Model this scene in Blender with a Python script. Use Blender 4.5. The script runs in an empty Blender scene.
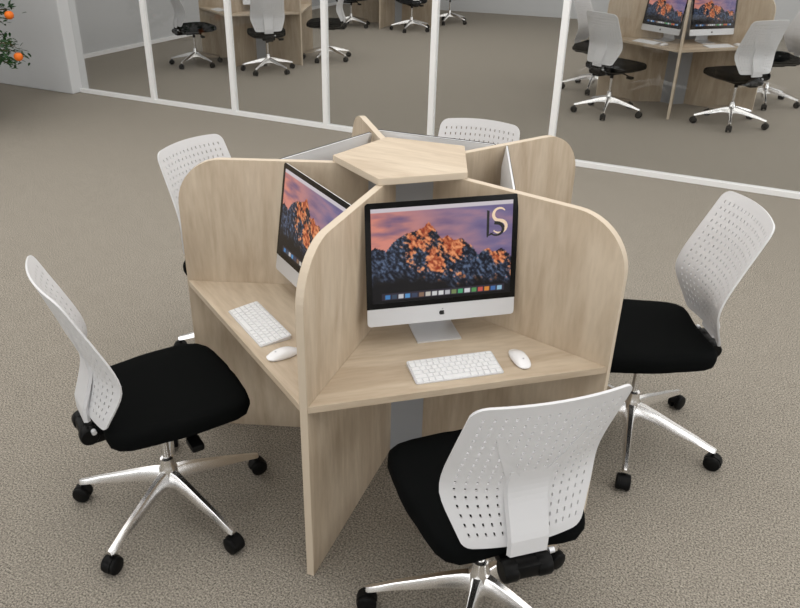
import bpy, bmesh, math, random
from mathutils import Vector, Matrix, noise
PI = math.pi
random.seed(7)
scene = bpy.context.scene
COL = scene.collection
R = math.radians

# ------------------------------------------------------------------ materials
def new_mat(name):
    m = bpy.data.materials.new(name); m.use_nodes = True
    nt = m.node_tree; b = nt.nodes['Principled BSDF']
    return m, nt, b

def simple(name, col, rough=.5, metal=0., spec=.5, bump=None):
    m, nt, b = new_mat(name)
    b.inputs['Base Color'].default_value = (*col, 1)
    b.inputs['Roughness'].default_value = rough
    b.inputs['Metallic'].default_value = metal
    b.inputs['Specular IOR Level'].default_value = spec
    tc = nt.nodes.new('ShaderNodeTexCoord'); n = nt.nodes.new('ShaderNodeTexNoise')
    n.inputs['Scale'].default_value = bump[0] if bump else 60
    nt.links.new(tc.outputs['Object'], n.inputs['Vector'])
    bp = nt.nodes.new('ShaderNodeBump'); bp.inputs['Strength'].default_value = bump[1] if bump else .02
    bp.inputs['Distance'].default_value = .002
    nt.links.new(n.outputs['Fac'], bp.inputs['Height']); nt.links.new(bp.outputs['Normal'], b.inputs['Normal'])
    return m

def wood_mat(name, stretch, c1, c2, c3):
    m, nt, b = new_mat(name)
    tc = nt.nodes.new('ShaderNodeTexCoord')
    oi = nt.nodes.new('ShaderNodeObjectInfo')
    mp = nt.nodes.new('ShaderNodeMapping'); mp.inputs['Scale'].default_value = stretch
    nt.links.new(tc.outputs['Object'], mp.inputs['Vector'])
    sc_ = nt.nodes.new('ShaderNodeMath'); sc_.operation = 'MULTIPLY'; sc_.inputs[1].default_value = 7
    nt.links.new(oi.outputs['Random'], sc_.inputs[0])
    ad = nt.nodes.new('ShaderNodeVectorMath'); ad.operation = 'ADD'
    nt.links.new(mp.outputs[0], ad.inputs[0]); nt.links.new(sc_.outputs[0], ad.inputs[1])
    n1 = nt.nodes.new('ShaderNodeTexNoise'); n1.inputs['Scale'].default_value = 1.0
    n1.inputs['Detail'].default_value = 4; n1.inputs['Distortion'].default_value = 1.4
    nt.links.new(ad.outputs[0], n1.inputs['Vector'])
    cr = nt.nodes.new('ShaderNodeValToRGB')
    cr.color_ramp.elements[0].position = .36; cr.color_ramp.elements[0].color = (*c1, 1)
    cr.color_ramp.elements[1].position = .66; cr.color_ramp.elements[1].color = (*c3, 1)
    e = cr.color_ramp.elements.new(.5); e.color = (*c2, 1)
    nt.links.new(n1.outputs['Fac'], cr.inputs[0])
    n2 = nt.nodes.new('ShaderNodeTexNoise'); n2.inputs['Scale'].default_value = 7; n2.inputs['Detail'].default_value = 3
    nt.links.new(ad.outputs[0], n2.inputs['Vector'])
    mx = nt.nodes.new('ShaderNodeMix'); mx.data_type = 'RGBA'; mx.blend_type = 'MULTIPLY'; mx.inputs['Factor'].default_value = .22
    r2 = nt.nodes.new('ShaderNodeValToRGB'); r2.color_ramp.elements[0].position = .35; r2.color_ramp.elements[0].color = (.62, .58, .54, 1)
    r2.color_ramp.elements[1].position = .6
    nt.links.new(n2.outputs['Fac'], r2.inputs[0])
    nt.links.new(cr.outputs[0], mx.inputs['A']); nt.links.new(r2.outputs[0], mx.inputs['B'])
    nt.links.new(mx.outputs['Result'], b.inputs['Base Color'])
    b.inputs['Roughness'].default_value = .48; b.inputs['Specular IOR Level'].default_value = .35
    return m

def carpet_mat():
    m, nt, b = new_mat('carpet')
    tc = nt.nodes.new('ShaderNodeTexCoord')
    n = nt.nodes.new('ShaderNodeTexNoise'); n.inputs['Scale'].default_value = 140; n.inputs['Detail'].default_value = 5; n.inputs['Roughness'].default_value = .85
    nt.links.new(tc.outputs['Object'], n.inputs['Vector'])
    cr = nt.nodes.new('ShaderNodeValToRGB')
    cr.color_ramp.elements[0].position = .38; cr.color_ramp.elements[0].color = (*CARPET[0], 1)
    cr.color_ramp.elements[1].position = .62; cr.color_ramp.elements[1].color = (*CARPET[1], 1)
    nt.links.new(n.outputs['Fac'], cr.inputs[0])
    n2 = nt.nodes.new('ShaderNodeTexNoise'); n2.inputs['Scale'].default_value = 9; n2.inputs['Detail'].default_value = 5
    nt.links.new(tc.outputs['Object'], n2.inputs['Vector'])
    r2 = nt.nodes.new('ShaderNodeValToRGB'); r2.color_ramp.elements[0].position = .3; r2.color_ramp.elements[0].color = (.93, .93, .93, 1); r2.color_ramp.elements[1].position = .7
    nt.links.new(n2.outputs['Fac'], r2.inputs[0])
    mx = nt.nodes.new('ShaderNodeMix'); mx.data_type = 'RGBA'; mx.blend_type = 'MULTIPLY'; mx.inputs['Factor'].default_value = 1
    nt.links.new(cr.outputs[0], mx.inputs['A']); nt.links.new(r2.outputs[0], mx.inputs['B'])
    nt.links.new(mx.outputs['Result'], b.inputs['Base Color'])
    b.inputs['Roughness'].default_value = .95; b.inputs['Specular IOR Level'].default_value = .1
    bp = nt.nodes.new('ShaderNodeBump'); bp.inputs['Strength'].default_value = .6; bp.inputs['Distance'].default_value = .006
    nt.links.new(n.outputs['Fac'], bp.inputs['Height']); nt.links.new(bp.outputs['Normal'], b.inputs['Normal'])
    return m

def glass_mat():
    m, nt, b = new_mat('partition_glass'); nt.nodes.remove(b)
    out = nt.nodes['Material Output']
    lw = nt.nodes.new('ShaderNodeLayerWeight'); lw.inputs['Blend'].default_value = .5
    pw = nt.nodes.new('ShaderNodeMath'); pw.operation = 'POWER'; pw.inputs[1].default_value = 5
    fr = nt.nodes.new('ShaderNodeMath'); fr.operation = 'MULTIPLY_ADD'; fr.inputs[1].default_value = .95; fr.inputs[2].default_value = .04
    nt.links.new(lw.outputs['Facing'], pw.inputs[0]); nt.links.new(pw.outputs[0], fr.inputs[0])
    tr = nt.nodes.new('ShaderNodeBsdfTransparent'); tr.inputs[0].default_value = (.945, .95, .95, 1)
    gl = nt.nodes.new('ShaderNodeBsdfGlossy'); gl.inputs['Roughness'].default_value = .0
    mx = nt.nodes.new('ShaderNodeMixShader')
    nt.links.new(fr.outputs[0], mx.inputs[0]); nt.links.new(tr.outputs[0], mx.inputs[1]); nt.links.new(gl.outputs[0], mx.inputs[2])
    nt.links.new(mx.outputs[0], out.inputs['Surface'])
    return m

def screen_mat():
    m, nt, b = new_mat('screen_picture')
    a = nt.nodes.new('ShaderNodeVertexColor'); a.layer_name = 'picture'
    b.inputs['Base Color'].default_value = (.01, .01, .01, 1)
    b.inputs['Roughness'].default_value = .15
    b.inputs['Specular IOR Level'].default_value = .25
    nt.links.new(a.outputs['Color'], b.inputs['Emission Color'])
    b.inputs['Emission Strength'].default_value = SCREEN_E
    return m

CARPET = ((.055, .049, .040), (.56, .508, .430))
SCREEN_E = .85
W1, W2, W3 = (.48, .385, .28), (.535, .44, .328), (.59, .495, .378)
M = {}
M['carpet'] = carpet_mat()
M['wood'] = wood_mat('maple_laminate_vertical', (9, 9, 1.5), W1, W2, W3)
M['wood_top'] = wood_mat('maple_laminate_worktop', (1.5, 9, 9), W1, W2, W3)
M['edge'] = simple('maple_edge_band', (.57, .48, .37), .45)
M['white_plastic'] = simple('white_plastic', (.66, .66, .67), .38, 0, .4)
M['black_fabric'] = simple('black_fabric', (.0035, .004, .004), .85, 0, .04, (400, .25))
M['black_plastic'] = simple('black_plastic', (.003, .003, .003), .45, 0, .15)
M['rubber'] = simple('caster_rubber', (.004, .004, .004), .5, 0, .15)
M['chrome'] = simple('polished_aluminium', (.86, .85, .84), .24, 1.0)
M['aluminium'] = simple('satin_aluminium', (.73, .74, .76), .42, .5)
M['steel'] = simple('grey_steel_core', (.36, .37, .385), .5, .2)
M['black_glass'] = simple('black_glass', (.003, .003, .003), .12, 0, .3)
M['keys'] = simple('white_keys', (.80, .81, .82), .4)
M['white_gloss'] = simple('white_gloss', (.85, .85, .86), .12, 0, .6)
M['dark_mark'] = simple('dark_mark', (.008, .008, .008), .4)
M['cream_mark'] = simple('cream_mark', (.85, .66, .48), .5)
M['grey_mark'] = simple('grey_mark', (.45, .46, .48), .4)
M['wall'] = simple('white_wall_paint', (.66, .67, .68), .65, 0, .3, (200, .05))
M['gloss_wall'] = simple('satin_white_wall', (.60, .61, .62), .16, 0, .5, (3, .03))
M['trim'] = simple('white_trim', (.93, .93, .93), .4)
M['ceiling'] = simple('ceiling_paint', (.8, .8, .8), .8)
M['leaf'] = simple('leaf', (.016, .062, .014), .35, 0, .4)
M['leaf'].use_backface_culling = False
M['fruit'] = simple('orange_peel', (.80, .17, .01), .45, 0, .4, (300, .2))
M['bark'] = simple('bark', (.12, .075, .04), .8, 0, .3, (40, .5))
M['pot'] = simple('white_pot', (.6, .6, .6), .4)
M['soil'] = simple('soil', (.04, .028, .02), .95, 0, .1, (80, .6))
M['glass'] = glass_mat()
M['screen'] = screen_mat()

# ------------------------------------------------------------------ helpers
def tag(o, label=None, cat=None, group=None, kind=None):
    if label: o['label'] = label
    if cat: o['category'] = cat
    if group: o['group'] = group
    if kind: o['kind'] = kind
    return o

def empty(name, loc=(0, 0, 0), rz=0):
    o = bpy.data.objects.new(name, None); COL.objects.link(o)
    o.location = loc; o.rotation_euler = (0, 0, rz); o.empty_display_size = .1
    return o

def obj(name, bm, mat, parent=None, smooth=False, loc=None, rot=None, recalc=True):
    if recalc: bmesh.ops.recalc_face_normals(bm, faces=bm.faces[:])
    me = bpy.data.meshes.new(name); bm.to_mesh(me); bm.free()
    mats = mat if isinstance(mat, (list, tuple)) else [mat]
    for x in mats: me.materials.append(M[x])
    if smooth:
        for p in me.polygons: p.use_smooth = True
    o = bpy.data.objects.new(name, me); COL.objects.link(o)
    if parent: o.parent = parent
    if loc: o.location = loc
    if rot: o.rotation_euler = rot
    if smooth == 'auto':
        try: me.set_sharp_from_angle(angle=R(40))
        except Exception: pass
    return o

def children(o): return [c for c in bpy.data.objects if c.parent is o]
def copy_tree(o, parent=None, kids=None):
    c = o.copy(); COL.objects.link(c); c.parent = parent
    for ch in children(o): copy_tree(ch, c)
    return c

def box(bm, x0, x1, y0, y1, z0, z1, bev=0, mi=0):
    r = bmesh.ops.create_cube(bm, size=1)
    vs = r['verts']
    for v in vs:
        v.co = Vector(((x0+x1)/2+v.co.x*(x1-x0), (y0+y1)/2+v.co.y*(y1-y0), (z0+z1)/2+v.co.z*(z1-z0)))
    fs = list({f for v in vs for f in v.link_faces})
    for f in fs: f.material_index = mi
    if bev:
        es = list({e for v in vs for e in v.link_edges})
        bmesh.ops.bevel(bm, geom=es, offset=bev, segments=2, affect='EDGES', profile=.5)
    return fs

def prism(bm, pts, z0, z1, bev=0, side_mi=0, top_mi=0, segs=2):
    """polygon pts (x,y) extruded between z0 and z1"""
    a = [bm.verts.new((p[0], p[1], z0)) for p in pts]; b = [bm.verts.new((p[0], p[1], z1)) for p in pts]
    fb = bm.faces.new(a[::-1]); ft = bm.faces.new(b); fb.material_index = ft.material_index = top_mi
    n = len(pts); sf = []
    for i in range(n):
        f = bm.faces.new((a[i], a[(i+1) % n], b[(i+1) % n], b[i])); f.material_index = side_mi; sf.append(f)
    if bev:
        es = [e for e in fb.edges] + [e for e in ft.edges]
        bmesh.ops.bevel(bm, geom=es, offset=bev, segments=segs, affect='EDGES', profile=.5)
    return ft

def lathe(bm, prof, seg=20, centre=(0, 0, 0), mat=None):
    """prof list of (r,z); mat optional Matrix"""
    rings = []
    for r, z in prof:
        ring = []
        for i in range(seg):
            a = 2*PI*i/seg
            v = Vector((r*math.cos(a), r*math.sin(a), z))
            if mat: v = mat @ v
            ring.append(bm.verts.new(v+Vector(centre)))
        rings.append(ring)
    for a, b in zip(rings, rings[1:]):
        for i in range(seg):
            bm.faces.new((a[i], a[(i+1) % seg], b[(i+1) % seg], b[i]))
    bm.faces.new(rings[0][::-1]); bm.faces.new(rings[-1])

def tube(bm, pts, radii, seg=10):
    pts = [Vector(p) for p in pts]; rings = []
    for i, p in enumerate(pts):
        d = (pts[min(i+1, len(pts)-1)]-pts[max(i-1, 0)]).normalized()
        a = d.orthogonal().normalized(); b = d.cross(a)
        if rings:  # keep alignment
            a = (pa - d*pa.dot(d)).normalized(); b = d.cross(a)
        pa = a
        rings.append([bm.verts.new(p+(a*math.cos(2*PI*k/seg)+b*math.sin(2*PI*k/seg))*radii[i]) for k in range(seg)])
    for A, B in zip(rings, rings[1:]):
        for k in range(seg): bm.faces.new((A[k], A[(k+1) % seg], B[(k+1) % seg], B[k]))
    bm.faces.new(rings[0][::-1]); bm.faces.new(rings[-1])

def loft(bm, sections):
    """sections: lists of equally many points; caps both ends"""
    rings = [[bm.verts.new(p) for p in s] for s in sections]
    n = len(rings[0])
    for A, B in zip(rings, rings[1:]):
        for k in range(n): bm.faces.new((A[k], A[(k+1) % n], B[(k+1) % n], B[k]))
    bm.faces.new(rings[0][::-1]); bm.faces.new(rings[-1])

def rrect(w, h, r, n=6, cx=0, cy=0):
    pts = []
    for sx, sy, a0 in ((1, 1, 0), (-1, 1, 90), (-1, -1, 180), (1, -1, 270)):
        for i in range(n+1):
            a = R(a0+90*i/n)
            pts.append((cx+sx*(w/2-r)+r*math.cos(a), cy+sy*(h/2-r)+r*math.sin(a)))
    return pts

def interp(tab, x):
    if x <= tab[0][0]: return tab[0][1]
    for (a, va), (b, vb) in zip(tab, tab[1:]):
        if x <= b: return va+(vb-va)*(x-a)/(b-a)
    return tab[-1][1]
def smooth_interp(tab, x):  # Catmull-Rom
    if x <= tab[0][0]: return tab[0][1]
    if x >= tab[-1][0]: return tab[-1][1]
    for i in range(len(tab)-1):
        if x <= tab[i+1][0]:
            x0, y0 = tab[i]; x1, y1 = tab[i+1]
            m0 = (tab[i+1][1]-tab[i-1][1])/(tab[i+1][0]-tab[i-1][0]) if i > 0 else (y1-y0)/(x1-x0)
            m1 = (tab[i+2][1]-tab[i][1])/(tab[i+2][0]-tab[i][0]) if i+2 < len(tab) else (y1-y0)/(x1-x0)
            h = x1-x0; t = (x-x0)/h
            return (2*t**3-3*t*t+1)*y0+(t**3-2*t*t+t)*h*m0+(-2*t**3+3*t*t)*y1+(t**3-t*t)*h*m1

# ------------------------------------------------------------------ camera (calibrated)
cam_d = bpy.data.cameras.new('camera'); cam = bpy.data.objects.new('camera', cam_d); COL.objects.link(cam)
cam.location = (1.186, -2.527, 2.1625)
yaw, pitch, roll = .50593, .47505, -.00262
cam.rotation_euler = (Matrix.Rotation(yaw, 4, 'Z') @ Matrix.Rotation(PI/2-pitch, 4, 'X') @ Matrix.Rotation(roll, 4, 'Z')).to_euler()
cam_d.sensor_fit = 'HORIZONTAL'; cam_d.sensor_width = 36; cam_d.lens = 756.13/800*36
cam_d.shift_x = (400-357.14)/800; cam_d.shift_y = (289.35-304)/800
cam_d.clip_end = 100
scene.camera = cam

# ------------------------------------------------------------------ room
GY, GX, SP = 4.294, -6.58, 1.2066
XW, XE, YS, YN, CH = -8.33, 6.6, -6.0, 13.88, 3.0
def struct(name, bm, mat, label=None):
    o = obj(name, bm, mat); o['kind'] = 'structure'; return o
bm = bmesh.new(); box(bm, XW-.2, XE+.2, YS-.2, YN+.2, -.1, 0); struct('floor', bm, 'carpet')
bm = bmesh.new(); box(bm, XW-.2, XE+.2, YS-.2, YN+.2, CH, CH+.1); struct('ceiling', bm, 'ceiling')
bm = bmesh.new(); box(bm, XW-.2, XE+.2, YN, YN+.15, 0, CH); struct('wall_north', bm, 'wall')
bm = bmesh.new(); box(bm, XW-.2, XE+.2, YS-.15, YS, 0, CH); struct('wall_south', bm, 'wall')
bm = bmesh.new(); box(bm, XE, XE+.15, YS, YN, 0, CH); struct('wall_east', bm, 'wall')
bm = bmesh.new(); box(bm, XW-.15, XW, YS, GY-.16, 0, CH); struct('wall_southwest', bm, 'wall')
bm = bmesh.new(); box(bm, XW-.15, XW, GY+.12, YN, 0, CH); struct('wall_west', bm, 'gloss_wall')
bm = bmesh.new(); box(bm, XW-.15, GX-.01, GY-.16, GY+.12, 0, CH, .012); struct('wall_partition_end', bm, 'wall')
bm = bmesh.new(); box(bm, XW, XW+.02, GY+.12, YN, 0, .06); struct('baseboard_west', bm, 'trim')
bm = bmesh.new(); box(bm, GX-.01, XE, GY-.03, GY+.03, 0, .045); struct('trim_1', bm, 'trim')
n_trim = 2
posts = [GX+SP*k for k in range(1, 6)]
for x in posts:
    bm = bmesh.new(); box(bm, x-.027, x+.027, GY-.03, GY+.03, .045, CH); struct('trim_%d' % n_trim, bm, 'trim'); n_trim += 1
bm = bmesh.new(); box(bm, 4.9, 4.954, GY-.03, GY+.03, .045, CH); struct('trim_%d' % n_trim, bm, 'trim')
edges = [GX] + posts + [4.927, XE]
for i, (a, b) in enumerate(zip(edges, edges[1:])):
    bm = bmesh.new(); box(bm, a+(.027 if i else 0), b-.027, GY-.005, GY+.005, .045, CH)
    struct('window_%d' % (i+1), bm, 'glass')

# ------------------------------------------------------------------ workstation
A0 = R(-84.338); RP, H, HT, T = .905, 1.27, .74, .028
S72 = 2*PI/5
def make_workstation():
    root = empty('workstation')
    # steel core
    bm = bmesh.new(); rc = .152
    prism(bm, [(rc*math.cos(A0+k*S72), rc*math.sin(A0+k*S72)) for k in range(5)], 0, H)
    obj('core', bm, 'steel', root)
    for k in range(5):   # divider panels
        rr = .19; x1 = RP; pts = [(.135, 0), (x1, 0)]
        for i in range(13):
            a = R(90*i/12); pts.append((x1-rr+rr*math.cos(a), H-rr+rr*math.sin(a)))
        pts.append((.135, H))
        bm = bmesh.new()
        prism(bm, pts, -T/2, T/2, .0015, side_mi=1, segs=1)
        bmesh.ops.transform(bm, matrix=Matrix.Rotation(PI/2, 4, 'X'), verts=bm.verts)
        obj('divider_panel', bm, ['wood', 'edge'], root, rot=(0, 0, A0+k*S72))
    for k in range(5):   # worktops
        b = PI/5; h_ = T/2
        def off(ang, r, side):
            return Vector((r*math.cos(ang)-side*h_*math.sin(ang), r*math.sin(ang)+side*h_*math.cos(ang)))
        pts = [off(-b, .16, 1), off(-b, RP-.004, 1), off(b, RP-.004, -1), off(b, .16, -1)]
        # local frame: x = bisector direction ; rotate so grain (x) follows the front edge
        pts = [(p.y, -p.x) for p in pts]
        bm = bmesh.new(); prism(bm, pts, HT-.026, HT, .001, segs=1)
        obj('worktop', bm, 'wood_top', root, rot=(0, 0, A0+(k+.5)*S72+PI/2))
    bm = bmesh.new(); rc = .28
    prism(bm, [(rc*math.cos(A0+k*S72), rc*math.sin(A0+k*S72)) for k in range(5)], H, H+.026, .0015, side_mi=1, segs=1)
    obj('top_cap', bm, ['wood_top', 'edge'], root)
    return root

# ------------------------------------------------------------------ chair
YE = [(.555, -.212), (.60, -.205), (.67, -.184), (.747, -.168), (.82, -.180), (.92, -.218), (1.02, -.262), (1.10, -.296)]
WE = [(.555, .172), (.60, .188), (.70, .226), (.745, .235), (.79, .234), (.90, .227), (1.0, .222), (1.10, .217)]
ZB, ZT = .572, 1.098
def back_pt(s, z, dy=0.):
    w = interp(WE, z)
    dt, db = ZT-z, z-ZB
    for d, rc in ((dt, .036), (db, .024)):
        if d < rc: w -= rc-math.sqrt(max(0, rc*rc-(rc-d)**2))
    c = .046+.018*math.exp(-((z-.86)/.12)**2)
    x = s*w
    q = (x/.235)
    return Vector((x, smooth_interp(YE, z)-c*(1-q*q)+dy, z+(.012*(1-q*q) if z > 1.0 else 0)*max(0, (z-1.0)/.094)))

def make_backrest(parent):
    bm = bmesh.new()
    NC = 15; s0 = .90
    S = [-1, -.965] + [-s0+2*s0*i/NC for i in range(NC+1)] + [.965, 1]
    z_lo, z_hi = ZB+.028, ZT-.030; NR = 17
    Z = [ZB, ZB+.003, ZB+.009, ZB+.018] + [z_lo+(z_hi-z_lo)*j/NR for j in range(NR+1)] + [ZT-.018, ZT-.009, ZT-.003, ZT]
    V = [[bm.verts.new(back_pt(s, z)) for s in S] for z in Z]
    for j in range(len(Z)-1):
        for i in range(len(S)-1):
            q = (V[j][i], V[j][i+1], V[j+1][i+1], V[j+1][i])
            if 2 <= i < 2+NC and 4 <= j < 4+NR:
                sa, sb, za, zb = S[i], S[i+1], Z[j], Z[j+1]
                sm, zm = (sa+sb)/2, (za+zb)/2
                hs, hz = (sb-sa)*.11, (zb-za)*.21
                c = [bm.verts.new(back_pt(sm+dx*hs, zm+dz*hz)) for dx, dz in ((-1, -1), (1, -1), (1, 1), (-1, 1))]
                for k in range(4):
                    bm.faces.new((q[k], q[(k+1) % 4], c[(k+1) % 4], c[k]))
            else:
                bm.faces.new(q)
    o = obj('backrest', bm, 'white_plastic', parent, smooth='auto')
    md = o.modifiers.new('thick', 'SOLIDIFY'); md.thickness = .007; md.offset = 0; md.use_even_offset = False
    dg = bpy.context.evaluated_depsgraph_get(); me = bpy.data.meshes.new_from_object(o.evaluated_get(dg))
    o.modifiers.clear(); o.data = me; me.name = 'backrest'
    for p in me.polygons: p.use_smooth = True
    me.set_sharp_from_angle(angle=R(35))
    # rear spine: a strip that forks into two arms
    bm = bmesh.new()
    def rear(x, z, d):
        w = max(.05, interp(WE, z)); p = back_pt(max(-1, min(1, x/w)), max(ZB+.03, min(z, ZT-.05))); p.z = z; p.y -= d; p.x = x; return p
    secs = []
    for q in range(17):
        z = .550+.28*q/16; w = .062+.012*(q/16)**2
        d = smooth_interp([(.55, .026), (.60, .025), (.66, .021), (.72, .014), (.77, .008), (.83, .003)], z)
        yy = rear(0, z, d).y
        secs.append([(-w, yy+.012, z), (-w*.9, yy, z), (w*.9, yy, z), (w, yy+.012, z), (w*.9, yy+max(.004, min(.026, d-.003)), z), (-w*.9, yy+max(.004, min(.026, d-.003)), z)])
    loft(bm, secs)
    for sx in (-1, 1):
        secs = []
        for z, xi, xo, d in ((.80, .034, .074, .0065), (.84, .050, .088, .0065), (.89, .074, .108, .006), (.94, .100, .126, .0055), (.99, .124, .140, .0045)):
            a = rear(sx*xi, z, d); b_ = rear(sx*xo, z, d); th = .006
            secs.append([a, b_, b_+Vector((0, th, 0)), a+Vector((0, th, 0))])
        loft(bm, secs)
    obj('back_support', bm, 'white_plastic', o)
    return o

def seat_outline(sc=1.0, n=48):
    tabf = [(0, .283), (20, .300), (33, .328), (42, .345), (51, .330), (64, .292), (77, .272), (90, .263), (105, .262), (120, .282), (132, .306), (142, .304), (156, .262), (168, .240), (180, .234)]
    out = []
    for i in range(n):
        a = 360*i/n; aa = a if a <= 180 else 360-a
        r = smooth_interp(tabf, aa)*sc
        out.append((math.sin(R(a))*r, math.cos(R(a))*r))
    return out

def make_chair():
    root = empty('office_chair')
    # cushion
    bm = bmesh.new()
    lv = [(.93, .497), (.985, .503), (1.0, .517), (1.0, .540), (.985, .556), (.95, .566), (.86, .571), (.6, .568), (.3, .565)]
    rings = []
    for s, z in lv:
        rings.append([bm.verts.new((x, y+.012, z - (.010*max(0, (y-.14)/.14) if z > .53 else .004*max(0, (y-.14)/.14)))) for x, y in seat_outline(s)])
    for A, B in zip(rings, rings[1:]):
        n = len(A)
        for k in range(n): bm.faces.new((A[k], A[(k+1) % n], B[(k+1) % n], B[k]))
    bm.faces.new(rings[0][::-1]); bm.faces.new(rings[-1])
    seat = obj('seat', bm, 'black_fabric', root, smooth='auto')
    bm = bmesh.new()
    loft(bm, [[(x, y+.01, z) for x, y in seat_outline(s)] for s, z in ((.62, .470), (.86, .482), (.95, .4965))])
    obj('seat_pan', bm, 'black_plastic', seat, smooth='auto')
    # mechanism
    bm = bmesh.new()
    box(bm, -.075, .075, -.13, .10, .435, .476, .01)
    box(bm, -.05, .05, -.27, -.10, .440, .478, .012)
    for sx in (-1, 1):
        lathe(bm, [(.0, -.022), (.030, -.022), (.034, -.016), (.034, .016), (.030, .022), (0.001, .022)], 18,
              (sx*.052, -.268, .492), Matrix.Rotation(PI/2, 4, 'Y'))
    box(bm, -.055, .055, -.295, -.245, .470, .520, .012)
    obj('mechanism', bm, 'black_plastic', root, smooth='auto')
    bm = bmesh.new()
    lathe(bm, [(.009, 0), (.009, .016)], 12, (.076, -.255, .520), Matrix.Rotation(PI/2, 4, 'Y'))
    obj('hinge_pin', bm, 'aluminium', root, smooth='auto')
    bm = bmesh.new()
    tube(bm, [(.07, .05, .455), (.13, .055, .445), (.175, .06, .432)], [.008, .008, .008], 8)
    box(bm, .165, .240, .035, .085, .405, .435, .010)
    obj('height_lever', bm, 'black_plastic', root, smooth='auto')
    make_backrest(root)
    bm = bmesh.new(); lathe(bm, [(.019, .39), (.019, .44)], 20); obj('gas_sleeve', bm, 'black_plastic', root, smooth='auto')
    bm = bmesh.new(); lathe(bm, [(.0145, .235), (.0145, .40)], 20); obj('gas_column', bm, 'chrome', root, smooth='auto')
    bm = bmesh.new(); lathe(bm, [(.024, .075), (.027, .12), (.036, .125), (.036, .192), (.030, .203), (.026, .240), (.016, .245)], 24)
    obj('hub', bm, 'chrome', root, smooth='auto')
    for k in range(5):
        bm = bmesh.new(); secs = []
        for r, w, zb, zt in ((.025, .028, .120, .190), (.06, .022, .128, .187), (.12, .020, .128, .173), (.20, .0185, .113, .150), (.28, .0165, .103, .129), (.34, .015, .090, .109), (.366, .0145, .085, .102), (.376, .010, .084, .098)):
            secs.append([(-w, r, zb), (w, r, zb), (w*.62, r, zt-.005), (w*.42, r, zt), (-w*.42, r, zt), (-w*.62, r, zt-.005)])
        loft(bm, secs)
        leg = obj('leg', bm, 'chrome', root, rot=(0, 0, k*S72), smooth='auto')
        bm = bmesh.new()
        lathe(bm, [(.008, .045), (.008, .087)], 10, (0, .366, 0))
        for sx in (-1, 1):
            lathe(bm, [(.001, -.011), (.028, -.011), (.0335, -.007), (.0345, 0), (.0335, .007), (.028, .011), (.001, .011)], 20, (sx*.0175, .372, .0345), Matrix.Rotation(PI/2, 4, 'Y'))
        # hood over the wheels
        secs = []
        for i in range(7):
            a = R(-15+i*30); secs.append([(-.013, .372+.022*math.cos(a), .0345+.022*math.sin(a)), (.013, .372+.022*math.cos(a), .0345+.022*math.sin(a)),
                                         (.013, .372+.037*math.cos(a), .0345+.037*math.sin(a)), (-.013, .372+.037*math.cos(a), .0345+.037*math.sin(a))])
        loft(bm, secs)
        cst = obj('caster', bm, 'rubber', leg, smooth='auto')
    return root

# ------------------------------------------------------------------ computer
def srgb(c): return tuple(((x/255)/12.92 if x/255 <= .04045 else ((x/255+.055)/1.055)**2.4) for x in c)
RIDGE = [(0, .58), (.05, .60), (.10, .55), (.16, .66), (.22, .71), (.28, .74), (.34, .76), (.40, .83), (.45, .74), (.49, .64), (.53, .68), (.58, .62), (.63, .64), (.69, .57), (.76, .45), (.82, .51), (.88, .46), (.93, .50), (1, .40)]
def picture(u, v):
    mix = lambda a, b, t: tuple(a[i]+(b[i]-a[i])*max(0, min(1, t)) for i in range(3))
    # sky
    sky = mix((222, 142, 126), (126, 112, 150), u*1.5-.15+(v-.8)*.6)
    sky = mix(sky, (120, 118, 165), (v-.85)*2.5*u)
    n = noise.fractal(Vector((u*3.5, v*9, 3)), 1, 2, 4)
    sky = mix(sky, (96, 84, 130), .55*max(0, n)*1.5) if n > 0 else mix(sky, (236, 160, 150), .5*-n)
    c = sky
    rg = interp(RIDGE, u)+.018*noise.fractal(Vector((u*26, 1, 0)), 1, 2, 4)
    if v < rg:
        d = rg-v
        n1 = noise.fractal(Vector((u*9+v*4, v*7-u*3, 7)), 1, 2, 5)
        n2 = noise.fractal(Vector((u*46+v*22, v*20-u*9, 2)), .8, 2.2, 5)
        f = n1*.8+n2*.62
        for gu, gv, su, sv, k in ((.36, .70, .06, .10, .30), (.27, .56, .035, .12, .35), (.47, .42, .05, .13, .50), (.57, .57, .05, .09, .40), (.63, .52, .03, .10, .3), (.93, .44, .06, .07, .40),
                                  (.12, .40, .10, .14, -.8), (.36, .50, .05, .10, -.55), (.70, .35, .09, .15, -.5), (.84, .34, .08, .12, -.3), (.52, .25, .3, .06, -.2)):
            f += k*math.exp(-((u-gu)/su)**2-((v-gv)/sv)**2)
        warm = mix((150, 56, 30), (244, 160, 108), .45+n2*1.3)
        cold = mix((14, 18, 32), (98, 116, 146), .32+n2*1.3+n1*.3)
        w_ = interp([(0, .05), (.13, .25), (.25, .8), (.5, .9), (.72, .7), (.8, .45), (1, .75)], u)
        t = (f+w_-.62-d*.7)*4.5
        c = mix(cold, warm, t)
        dark = interp([(0, .30), (.2, .34), (.4, .30), (.6, .20), (.75, .22), (1, .2)], u)+.10*n1
        c = mix(c, (10, 9, 13), (dark-v)*9)
    if .955 < v: c = (214, 206, 212)
    if .03 < v < .105 and .07 < u < .955:
        q = (u-.085)/.86*18; fr = q-math.floor(q)
        c = mix(c, (90, 80, 100), .5)
        if 0 <= q < 18 and .12 < fr < .88 and .045 < v < .09:
            c = [(70, 130, 190), (60, 75, 95), (205, 205, 210), (90, 150, 205), (60, 70, 95), (140, 110, 90), (205, 200, 190), (215, 215, 215), (225, 225, 225), (190, 190, 195), (120, 140, 90),
                 (80, 170, 120), (215, 215, 220), (90, 150, 90), (200, 90, 80), (220, 140, 60), (70, 110, 170), (150, 190, 215)][int(q)]
    return srgb(c)

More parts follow.
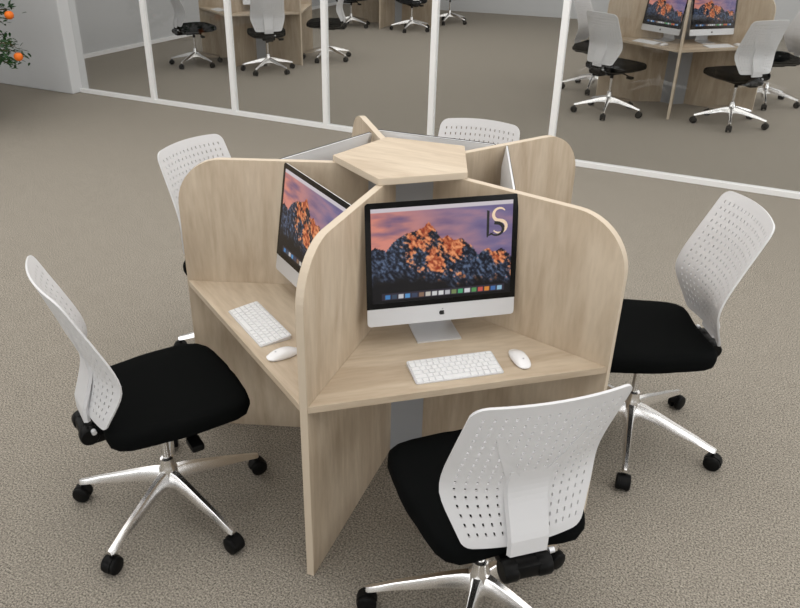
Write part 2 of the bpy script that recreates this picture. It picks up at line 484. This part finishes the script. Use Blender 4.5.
def make_computer():
    root = empty('desktop_computer')           # origin: on desk, under the body bottom edge
    W, HH, Z0, TH = .540, .442, .093, .142
    piv = empty('x'); bpy.data.objects.remove(piv)
    Mx = Matrix.Translation((0, 0, Z0)) @ Matrix.Rotation(-TH, 4, 'X') @ Matrix.Rotation(PI/2, 4, 'X')
    # local build plane: x, y(up) , z toward viewer
    def fin(bm): bmesh.ops.transform(bm, matrix=Mx, verts=bm.verts)
    bm = bmesh.new()
    outl = rrect(W-.0035, HH-.003, .012, 5, 0, HH/2-.0006)
    prism(bm, outl, -.007, 0)
    loft(bm, [[(x*s, HH/2+(y-HH/2)*s, z) for x, y in outl] for s, z in ((.985, -.007), (.90, -.015), (.72, -.032), (.45, -.043), (.18, -.047))])
    fin(bm); body = obj('display_body', bm, 'aluminium', root, smooth='auto')
    bm = bmesh.new()
    chin = .066
    pts = rrect(W, HH, .012, 5, 0, HH/2); pts = [(x, max(y, chin)) for x, y in pts]
    pp = []
    for p in pts:
        if not pp or (abs(p[0]-pp[-1][0])+abs(p[1]-pp[-1][1])) > 1e-5: pp.append(p)
    prism(bm, pp, .0001, .0016)
    bmesh.ops.bevel(bm, geom=[e for e in bm.edges if all(v.co.z > .001 for v in e.verts)], offset=.0006, segments=1, affect='EDGES'); fin(bm)
    fg = obj('front_glass', bm, 'black_glass', body)
    # screen picture
    sw, sh, sy = .500, HH-chin-.040, chin+.020
    bm = bmesh.new(); NX, NY = 170, 110
    cl = bm.verts.layers.float_color.new('picture')
    V = []
    for j in range(NY+1):
        row = []
        for i in range(NX+1):
            v = bm.verts.new((-sw/2+sw*i/NX, sy+sh*j/NY, .0022)); v[cl] = (*picture(i/NX, j/NY), 1); row.append(v)
        V.append(row)
    for j in range(NY):
        for i in range(NX): bm.faces.new((V[j][i], V[j][i+1], V[j+1][i+1], V[j+1][i]))
    fin(bm); obj('screen', bm, 'screen', fg, recalc=False)
    # chin mark: round fruit with a bite and a leaf
    bm = bmesh.new(); pts = []
    for i in range(28):
        a = 2*PI*i/28; r = .0098*(1+.06*math.cos(2*a)) ; x, y = r*math.cos(a), r*math.sin(a)*.98
        if abs(a-PI/2) < .25: y -= .0013
        if abs(a-3*PI/2) < .25: y += .001
        d = math.hypot(x-.0125, y-.0015)
        if d < .0055: x = .0125-(.0055**2-min((y-.0015)**2, .0055**2))**.5
        pts.append((x, chin*.5+y-.001))
    prism(bm, pts, .0001, .0006)
    prism(bm, [(.0005, chin*.5+.0105), (.0012, chin*.5+.0135), (.0042, chin*.5+.0155), (.0040, chin*.5+.0125)], .0001, .0006)
    fin(bm); obj('logo', bm, 'dark_mark', body)
    # stand
    bm = bmesh.new(); w = .082
    secs = []
    for y, z in ((.012, 0), (.06, 0), (.12, 0), (.160, .004), (.174, .016), (.172, .035), (.155, .10), (.130, .17), (.105, .23)):
        secs.append((y, z))
    prof = []
    for i, (y, z) in enumerate(secs):
        a = secs[max(i-1, 0)]; b_ = secs[min(i+1, len(secs)-1)]
        d = Vector((b_[0]-a[0], b_[1]-a[1])).normalized(); nrm = Vector((-d.y, d.x))*.006
        ww = w if i < 5 else w*.9
        prof.append([(-ww, y, z+.0006), (ww, y, z+.0006), (ww, y+nrm.x, z+.0006+nrm.y), (-ww, y+nrm.x, z+.0006+nrm.y)])
    loft(bm, prof); obj('stand', bm, 'aluminium', root, smooth='auto')
    return root, Mx, (sw, sh, sy)

def make_emblem(Mx, sc, parent):
    sw, sh, sy = sc
    bm = bmesh.new()
    def stroke(pts, ws, mi, z):
        prev = None
        for i, (x, y) in enumerate(pts):
            a = pts[max(i-1, 0)]; b_ = pts[min(i+1, len(pts)-1)]
            d = Vector((b_[0]-a[0], b_[1]-a[1])).normalized(); n = Vector((-d.y, d.x))*ws[i]/2
            cur = (bm.verts.new((x+n.x, y+n.y, z)), bm.verts.new((x-n.x, y-n.y, z)))
            if prev:
                f = bm.faces.new((prev[0], prev[1], cur[1], cur[0])); f.material_index = mi
            prev = cur
    def P(u, v): return (-sw/2+sw*u, sy+sh*v)
    def S(dx, dy):
        pts = []
        for i in range(13):   # upper bowl, from top right round to centre
            a = R(35+i*(235/12)); pts.append((math.cos(a)*.045, .062+math.sin(a)*.062))
        for i in range(1, 13):
            a = R(90-i*(235/12)); pts.append((math.cos(a)*.050, -.062+math.sin(a)*.062))
        return [P(.895+dx+x, .78+dy+y*1.05) for x, y in pts]
    n = 25
    wd = [.004+.008*math.sin(PI*i/(n-1)) for i in range(n)]
    stroke(S(.010, .012), wd, 1, .0026)
    stroke([p for p in S(-.012, -.012)][11:], wd[11:], 0, .0029)
    stroke([P(.812, .905), P(.822, .90), P(.822, .66), P(.818, .62)], [.002, .009, .009, .003], 0, .0029)
    stroke([P(.818, .635), P(.84, .65), P(.862, .668)], [.002, .006, .002], 0, .0029)
    bmesh.ops.transform(bm, matrix=Mx, verts=bm.verts)
    o = obj('emblem', bm, ['dark_mark', 'cream_mark'], parent)
    return o

KW, KD = .31, .125
def kb_z(y): return .004+(.011)*(y+KD/2)/KD
def key_rects():
    rows = [(14, .0122), (14, .0175), (14, .0175), (13, .0175), (12, .0175), (10, .0175)]
    y = KD/2-.006; out = []
    for ri, (n, h) in enumerate(rows):
        widths = [1.0]*n
        if ri == 1: widths[-1] = 1.5
        if ri == 2: widths[0] = 1.5
        if ri == 3: widths[0] = 1.75; widths[-1] = 1.75
        if ri == 4: widths[0] = 2.2; widths[-1] = 2.2
        if ri == 5: widths = [1, 1, 1, 1.25, 5, 1.25, 1, 1, 1, 1]
        g = .0030; tot = KW-.010-g*(len(widths)-1); s = sum(widths); x = -KW/2+.005
        for wv in widths:
            w = tot*wv/s; out.append((x, x+w, y-h, y)); x += w+g
        y -= h+.0028
    return out
def key_box(bm, r):
    x0, x1, y0, y1 = r; t = .0028
    lo = [(x0, y0), (x1, y0), (x1, y1), (x0, y1)]; i = .0009
    hi = [(x0+i, y0+i), (x1-i, y0+i), (x1-i, y1-i), (x0+i, y1-i)]
    a = [bm.verts.new((x, y, kb_z(y))) for x, y in lo]; b_ = [bm.verts.new((x, y, kb_z(y)+t)) for x, y in hi]
    bm.faces.new(a[::-1]); bm.faces.new(b_)
    for k in range(4): bm.faces.new((a[k], a[(k+1) % 4], b_[(k+1) % 4], b_[k]))
def make_keyboard(full):
    root = empty('keyboard')
    bm = bmesh.new(); outl = rrect(KW, KD, .008, 4)
    loft(bm, [[(x, y, .0006) for x, y in outl], [(x, y, kb_z(y)-.0002) for x, y in outl]])
    obj('keyboard_base', bm, 'aluminium', root)
    if full:
        for r in key_rects():
            bm = bmesh.new(); key_box(bm, r); obj('key', bm, 'keys', root)
    else:
        bm = bmesh.new()
        for r in key_rects(): key_box(bm, r)
        obj('keys', bm, 'keys', root)
    return root

def make_mouse():
    root = empty('computer_mouse')
    bm = bmesh.new(); NU = 24; rings = []
    L, Wd = .062, .0285
    def outline(a, s): # superellipse
        c_, s_ = math.cos(a), math.sin(a)
        k = (abs(c_)**2.6+abs(s_)**2.6)**(-1/2.6)
        return s*Wd*c_*k, s*L*s_*k
    for s, h in ((.90, .001), (.97, .004), (1.0, .009), (.985, .013), (.92, .018), (.78, .0225), (.55, .0262), (.28, .0285), (.08, .029)):
        ring = []
        for i in range(NU):
            x, y = outline(2*PI*i/NU, s); z = h*(1-.55*(y/L)**2) if h > .009 else h
            ring.append(bm.verts.new((x, y, max(z, min(h, .009)))))
        rings.append(ring)
    for A, B in zip(rings, rings[1:]):
        for k in range(NU): bm.faces.new((A[k], A[(k+1) % NU], B[(k+1) % NU], B[k]))
    bm.faces.new(rings[0][::-1]); bm.faces.new(rings[-1])
    obj('mouse_shell', bm, 'white_gloss', root, smooth=True)
    bm = bmesh.new(); lathe(bm, [(.0035, 0), (.0035, .0006)], 12, (0, -.028, .0259), Matrix.Rotation(R(-15), 4, 'X').inverted())
    obj('logo', bm, 'grey_mark', root)
    return root

# ------------------------------------------------------------------ place everything
POD = {'near': (0, 0), 'right': (.084, 7.296), 'left': (-5.938, 7.282), 'far': (-5.782, 11.694)}
ws = make_workstation()
WL = {'near': 'pale maple five seat desk hub with pentagonal cap in the foreground',
      'right': 'maple five seat desk hub beyond the glass at the upper right',
      'left': 'maple five seat desk hub beyond the glass at the upper left',
      'far': 'farthest maple desk hub, cut by the top edge near the back wall'}
for k, (x, y) in POD.items():
    o = ws if k == 'near' else copy_tree(ws)
    o.location = (x, y, 0); tag(o, WL[k], 'desk', 'five seat desk hubs')

def beta(k): return A0+(k+.5)*S72
chair = make_chair(); used = [0]
def put_chair(x, y, facing, label, group):
    o = chair if not used[0] else copy_tree(chair); used[0] = 1
    o.location = (x, y, 0); o.rotation_euler = (0, 0, facing-PI/2)
    tag(o, label, 'chair', group); return o
G1 = 'white backed office chairs around the foreground desk'
put_chair(-.586, -.860, R(60.1), 'white backed swivel chair with black seat left of the foreground desk', G1)
put_chair(.667, -.761, R(134.1), 'white perforated swivel chair seen from behind at the bottom of the photo', G1)
put_chair(.916, .470, R(207.4), 'white backed swivel chair facing left at the right of the foreground desk', G1)
CR = 1.04
def put_ring(pod, k, label, group, dx=0, dy=0, turn=0):
    b = beta(k); px, py = POD[pod]
    return put_chair(px+CR*math.cos(b)+dx, py+CR*math.sin(b)+dy, b+PI+turn, label, group)
put_ring('near', 3, 'white swivel chair mostly hidden behind the left rounded panel of the foreground desk', G1, .014, .010, .11)
put_ring('near', 2, 'white perforated chair top showing behind the pentagonal cap of the foreground desk', G1, -.048, -.027)
G2 = 'white backed office chairs beyond the glass partition'
put_ring('right', 4, 'white swivel chair beyond the glass, left front of the right hand desk hub', G2, -.045, -.02)
put_ring('right', 0, 'white swivel chair beyond the glass, right front of the right hand desk hub', G2)
put_ring('right', 3, 'white swivel chair beyond the glass, partly behind another chair, at the upper right', G2)
put_ring('right', 1, 'white swivel chair beyond the glass, cut by the right edge of the photo', G2)
put_ring('left', 4, 'dark seated swivel chair beside the grey side wall at the upper left', G2)
put_ring('left', 0, 'white swivel chair with its back to the viewer before the upper left desk hub', G2)
put_ring('left', 1, 'white swivel chair crossed by a glass post, right of the upper left hub', G2)
put_ring('far', 0, 'swivel chair with five star base in front of the farthest desk hub', G2)
put_ring('far', 1, 'swivel chair nearest the white back wall, right of the farthest desk hub', G2)
put_ring('far', 4, 'swivel chair at the left of the farthest desk hub, behind another chair', G2)

pc, MX, SC = make_computer(); cu = [0]
def local_frame(pod, k, rho, lat, z):
    b = beta(k); px, py = POD[pod]
    return (px+rho*math.cos(b)-lat*math.sin(b), py+rho*math.sin(b)+lat*math.cos(b), z), b+PI/2
def put_pc(pod, k, label, group):
    o = pc if not cu[0] else copy_tree(pc); cu[0] = 1
    loc, rz = local_frame(pod, k, .46, .013, HT); o.location = loc; o.rotation_euler = (0, 0, rz-.034)
    tag(o, label, 'computer', group); return o
GC = 'computers on the foreground desk'
GD = 'computers on the desks beyond the glass'
front = put_pc('near', 0, 'desktop computer facing the viewer, dark and cream emblem on its mountain picture', GC)
put_pc('near', 4, 'desktop computer seen at an angle on the left worktop of the foreground desk', GC)
put_pc('near', 3, 'desktop computer seen from above behind, left of the pentagonal cap', GC)
put_pc('near', 2, 'desktop computer seen from behind between the pentagonal cap and a chair top', GC)
put_pc('near', 1, 'desktop computer whose silver edge shows behind the right panel of the foreground desk', GC)
put_pc('right', 4, 'desktop computer beyond the glass, left of the thin panel', GD)
put_pc('right', 0, 'desktop computer beyond the glass, right of the thin panel', GD)
put_pc('left', 0, 'desktop computer on the upper left hub, beside a white chair back', GD)
for ch in children(front):
    if ch.name.startswith('display_body'):
        for g in children(ch):
            if g.name.startswith('front_glass'): make_emblem(MX, SC, g)

kb = make_keyboard(True); kb_small = make_keyboard(False); ms = make_mouse()
def put(o, pod, k, rho, lat, label, cat, group, dz=0, turn=0):
    loc, rz = local_frame(pod, k, rho, lat, HT); o.location = loc; o.rotation_euler = (0, 0, rz+turn)
    return tag(o, label, cat, group)
GK, GM = 'keyboards on the foreground desk', 'mice on the foreground desk'
k2 = copy_tree(kb)
put(kb, 'near', 0, .633, .006, 'slim white keyboard in front of the computer that faces the viewer', 'keyboard', GK)
put(k2, 'near', 4, .638, -.018, 'slim white keyboard on the left worktop of the foreground desk', 'keyboard', GK)
k3 = copy_tree(kb_small); k4 = copy_tree(kb_small)
put(k3, 'right', 4, .633, 0, 'white keyboard left of the thin panel of the right hand hub beyond the glass', 'keyboard', 'keyboards beyond the glass')
put(k4, 'right', 0, .633, 0, 'white keyboard right of the thin panel of the right hand hub beyond the glass', 'keyboard', 'keyboards beyond the glass')
put(kb_small, 'left', 4, .633, 0, 'white keyboard on the left hand hub beyond the glass', 'keyboard', 'keyboards beyond the glass')
m2 = copy_tree(ms); m3 = copy_tree(ms); m4 = copy_tree(ms)
put(ms, 'near', 0, .632, .243, 'white mouse right of the keyboard facing the viewer', 'mouse', GM)
put(m2, 'near', 4, .655, .226, 'white mouse beside the keyboard on the left worktop', 'mouse', GM)
put(m3, 'right', 4, .632, .24, 'tiny white mouse left of the thin panel on the right hand hub', 'mouse', 'mice beyond the glass')
put(m4, 'right', 0, .632, .24, 'tiny white mouse right of the thin panel on the right hand hub', 'mouse', 'mice beyond the glass')

# ------------------------------------------------------------------ potted orange tree
TX, TY = -6.42, 2.55
tree = empty('orange_tree', (TX, TY, 0)); tag(tree, 'leafy green orange tree with ripe fruit at the upper left, by the white wall', 'tree')
rnd = random.Random(11)
bm = bmesh.new(); lathe(bm, [(.17, 0), (.19, .02), (.25, .40), (.255, .42), (.235, .42), (.225, .38)], 28); obj('pot', bm, 'pot', tree, smooth='auto')
bm = bmesh.new(); lathe(bm, [(.001, .381), (.222, .381), (.21, .392), (.001, .398)], 24); obj('soil', bm, 'soil', tree)
trunk_bm = bmesh.new()
tube(trunk_bm, [(0, 0, .39), (.01, .01, .6), (-.01, .02, .85), (.01, 0, 1.2)], [.035, .03, .026, .02], 10)
leaves = bmesh.new()
def leaf(p, d, L):
    d = d.normalized(); s = d.cross(Vector((rnd.uniform(-.6, .6), rnd.uniform(-.6, .6), 1))).normalized(); n = s.cross(d).normalized()
    w = L*.24
    P = [p, p+d*L*.3+s*w*.85+n*L*.02, p+d*L*.65+s*w*.8+n*L*.02, p+d*L-n*L*.10, p+d*L*.65-s*w*.8+n*L*.02, p+d*L*.3-s*w*.85+n*L*.02]
    m1, m2_ = p+d*L*.3-n*L*.04, p+d*L*.65-n*L*.05
    v = [leaves.verts.new(q) for q in P]; a = leaves.verts.new(m1); b_ = leaves.verts.new(m2_)
    for f in ((v[0], v[1], a), (v[1], v[2], b_, a), (v[2], v[3], b_), (v[3], v[4], b_), (v[4], v[5], a, b_), (v[5], v[0], a)): leaves.faces.new(f)
tips = []
for i in range(110):
    az = rnd.uniform(0, 2*PI); z0 = rnd.uniform(.75, 1.2); el = rnd.uniform(-.45, 1.25)
    d = Vector((math.cos(az)*math.cos(el), math.sin(az)*math.cos(el), math.sin(el)*.85))
    Lb = rnd.uniform(.62, .98)*(1 if el > 0 else .9)
    pts = [Vector((0, 0, z0))]
    for s in range(1, 6):
        t = s/5; pts.append(Vector((0, 0, z0))+d*Lb*t+Vector((rnd.uniform(-.03, .03), rnd.uniform(-.03, .03), -.10*t*t*(1 if el < .5 else 0))))
    tube(trunk_bm, pts, [.011, .009, .007, .005, .004, .002], 5)
    for s in range(1, 5):
        for q in range(12):
            t = rnd.random(); p = pts[s].lerp(pts[s+1], t)
            dd = (pts[s+1]-pts[s]).normalized()*.6+Vector((rnd.uniform(-1, 1), rnd.uniform(-1, 1), rnd.uniform(-.7, .8)))
            off = Vector((rnd.uniform(-1, 1), rnd.uniform(-1, 1), rnd.uniform(-1, 1)))*.05
            leaf(p+off*(s/4), dd, rnd.uniform(.05, .085))
    tips.append(pts[4])
obj('trunk', trunk_bm, 'bark', tree, smooth=True)
obj('foliage', leaves, 'leaf', tree, recalc=False)
def rel(x, y, z): return Vector((x-TX, y-TY, z))
fruit = [rel(-5.60, 2.69, .77), rel(-5.73, 2.78, 1.15)] + [rnd.choice([t for t in tips if t.x < .15])+Vector((0, 0, -.06)) for _ in range(12)]
bm = bmesh.new(); bmesh.ops.create_icosphere(bm, subdivisions=3, radius=.045)
for v in bm.verts: v.co.z *= .94
for v in bm.verts:
    if v.co.z > .036: v.co.z -= (v.co.z-.036)*.5
f0 = obj('orange', bm, 'fruit', tree, smooth=True); f0.location = fruit[0]
for p in fruit[1:]:
    c = f0.copy(); COL.objects.link(c); c.parent = tree; c.location = p

# ------------------------------------------------------------------ lights
def area(x, y, sx, sy, p, z=CH-.03, col=(1, .985, .965)):
    l = bpy.data.lights.new('ceiling_lamp', 'AREA'); l.shape = 'RECTANGLE'; l.size = sx; l.size_y = sy; l.energy = p; l.color = col
    o = bpy.data.objects.new('ceiling_lamp', l); COL.objects.link(o); o.location = (x, y, z); return o
area(.6, .7, 6.5, 6.2, 190)
area(-4.9, .3, 3.6, 5.6, 110)
area(-4.3, 8.6, 6, 7.5, 150)
area(2.8, 8.6, 6, 7.5, 150)
def side_fill(x, y, rz, wx, p):  # added fill at the solid south and east walls, raises ambient from the sides
    l = bpy.data.lights.new('window_daylight', 'AREA'); l.shape = 'RECTANGLE'; l.size = wx; l.size_y = 2.0; l.energy = p; l.color = (.98, .99, 1)
    o = bpy.data.objects.new('window_daylight', l); COL.objects.link(o); o.location = (x, y, 1.75); o.rotation_euler = (R(90), 0, rz)
side_fill(-.5, YS+.05, 0, 9, 120)
side_fill(XE-.05, -1, R(90), 6, 90)
side_fill(XE-.05, 9, R(90), 7, 90)
w = bpy.data.worlds.new('world'); scene.world = w; w.use_nodes = True
w.node_tree.nodes['Background'].inputs[0].default_value = (1, 1, 1, 1); w.node_tree.nodes['Background'].inputs[1].default_value = .3
scene.view_settings.view_transform = 'Standard'; scene.view_settings.look = 'None'
scene.view_settings.exposure = -.08; scene.view_settings.gamma = 1; scene.view_settings.use_curve_mapping = False
scene.cycles.max_bounces = 8; scene.cycles.diffuse_bounces = 5; scene.cycles.transparent_max_bounces = 12
scene.cycles.sample_clamp_indirect = 6
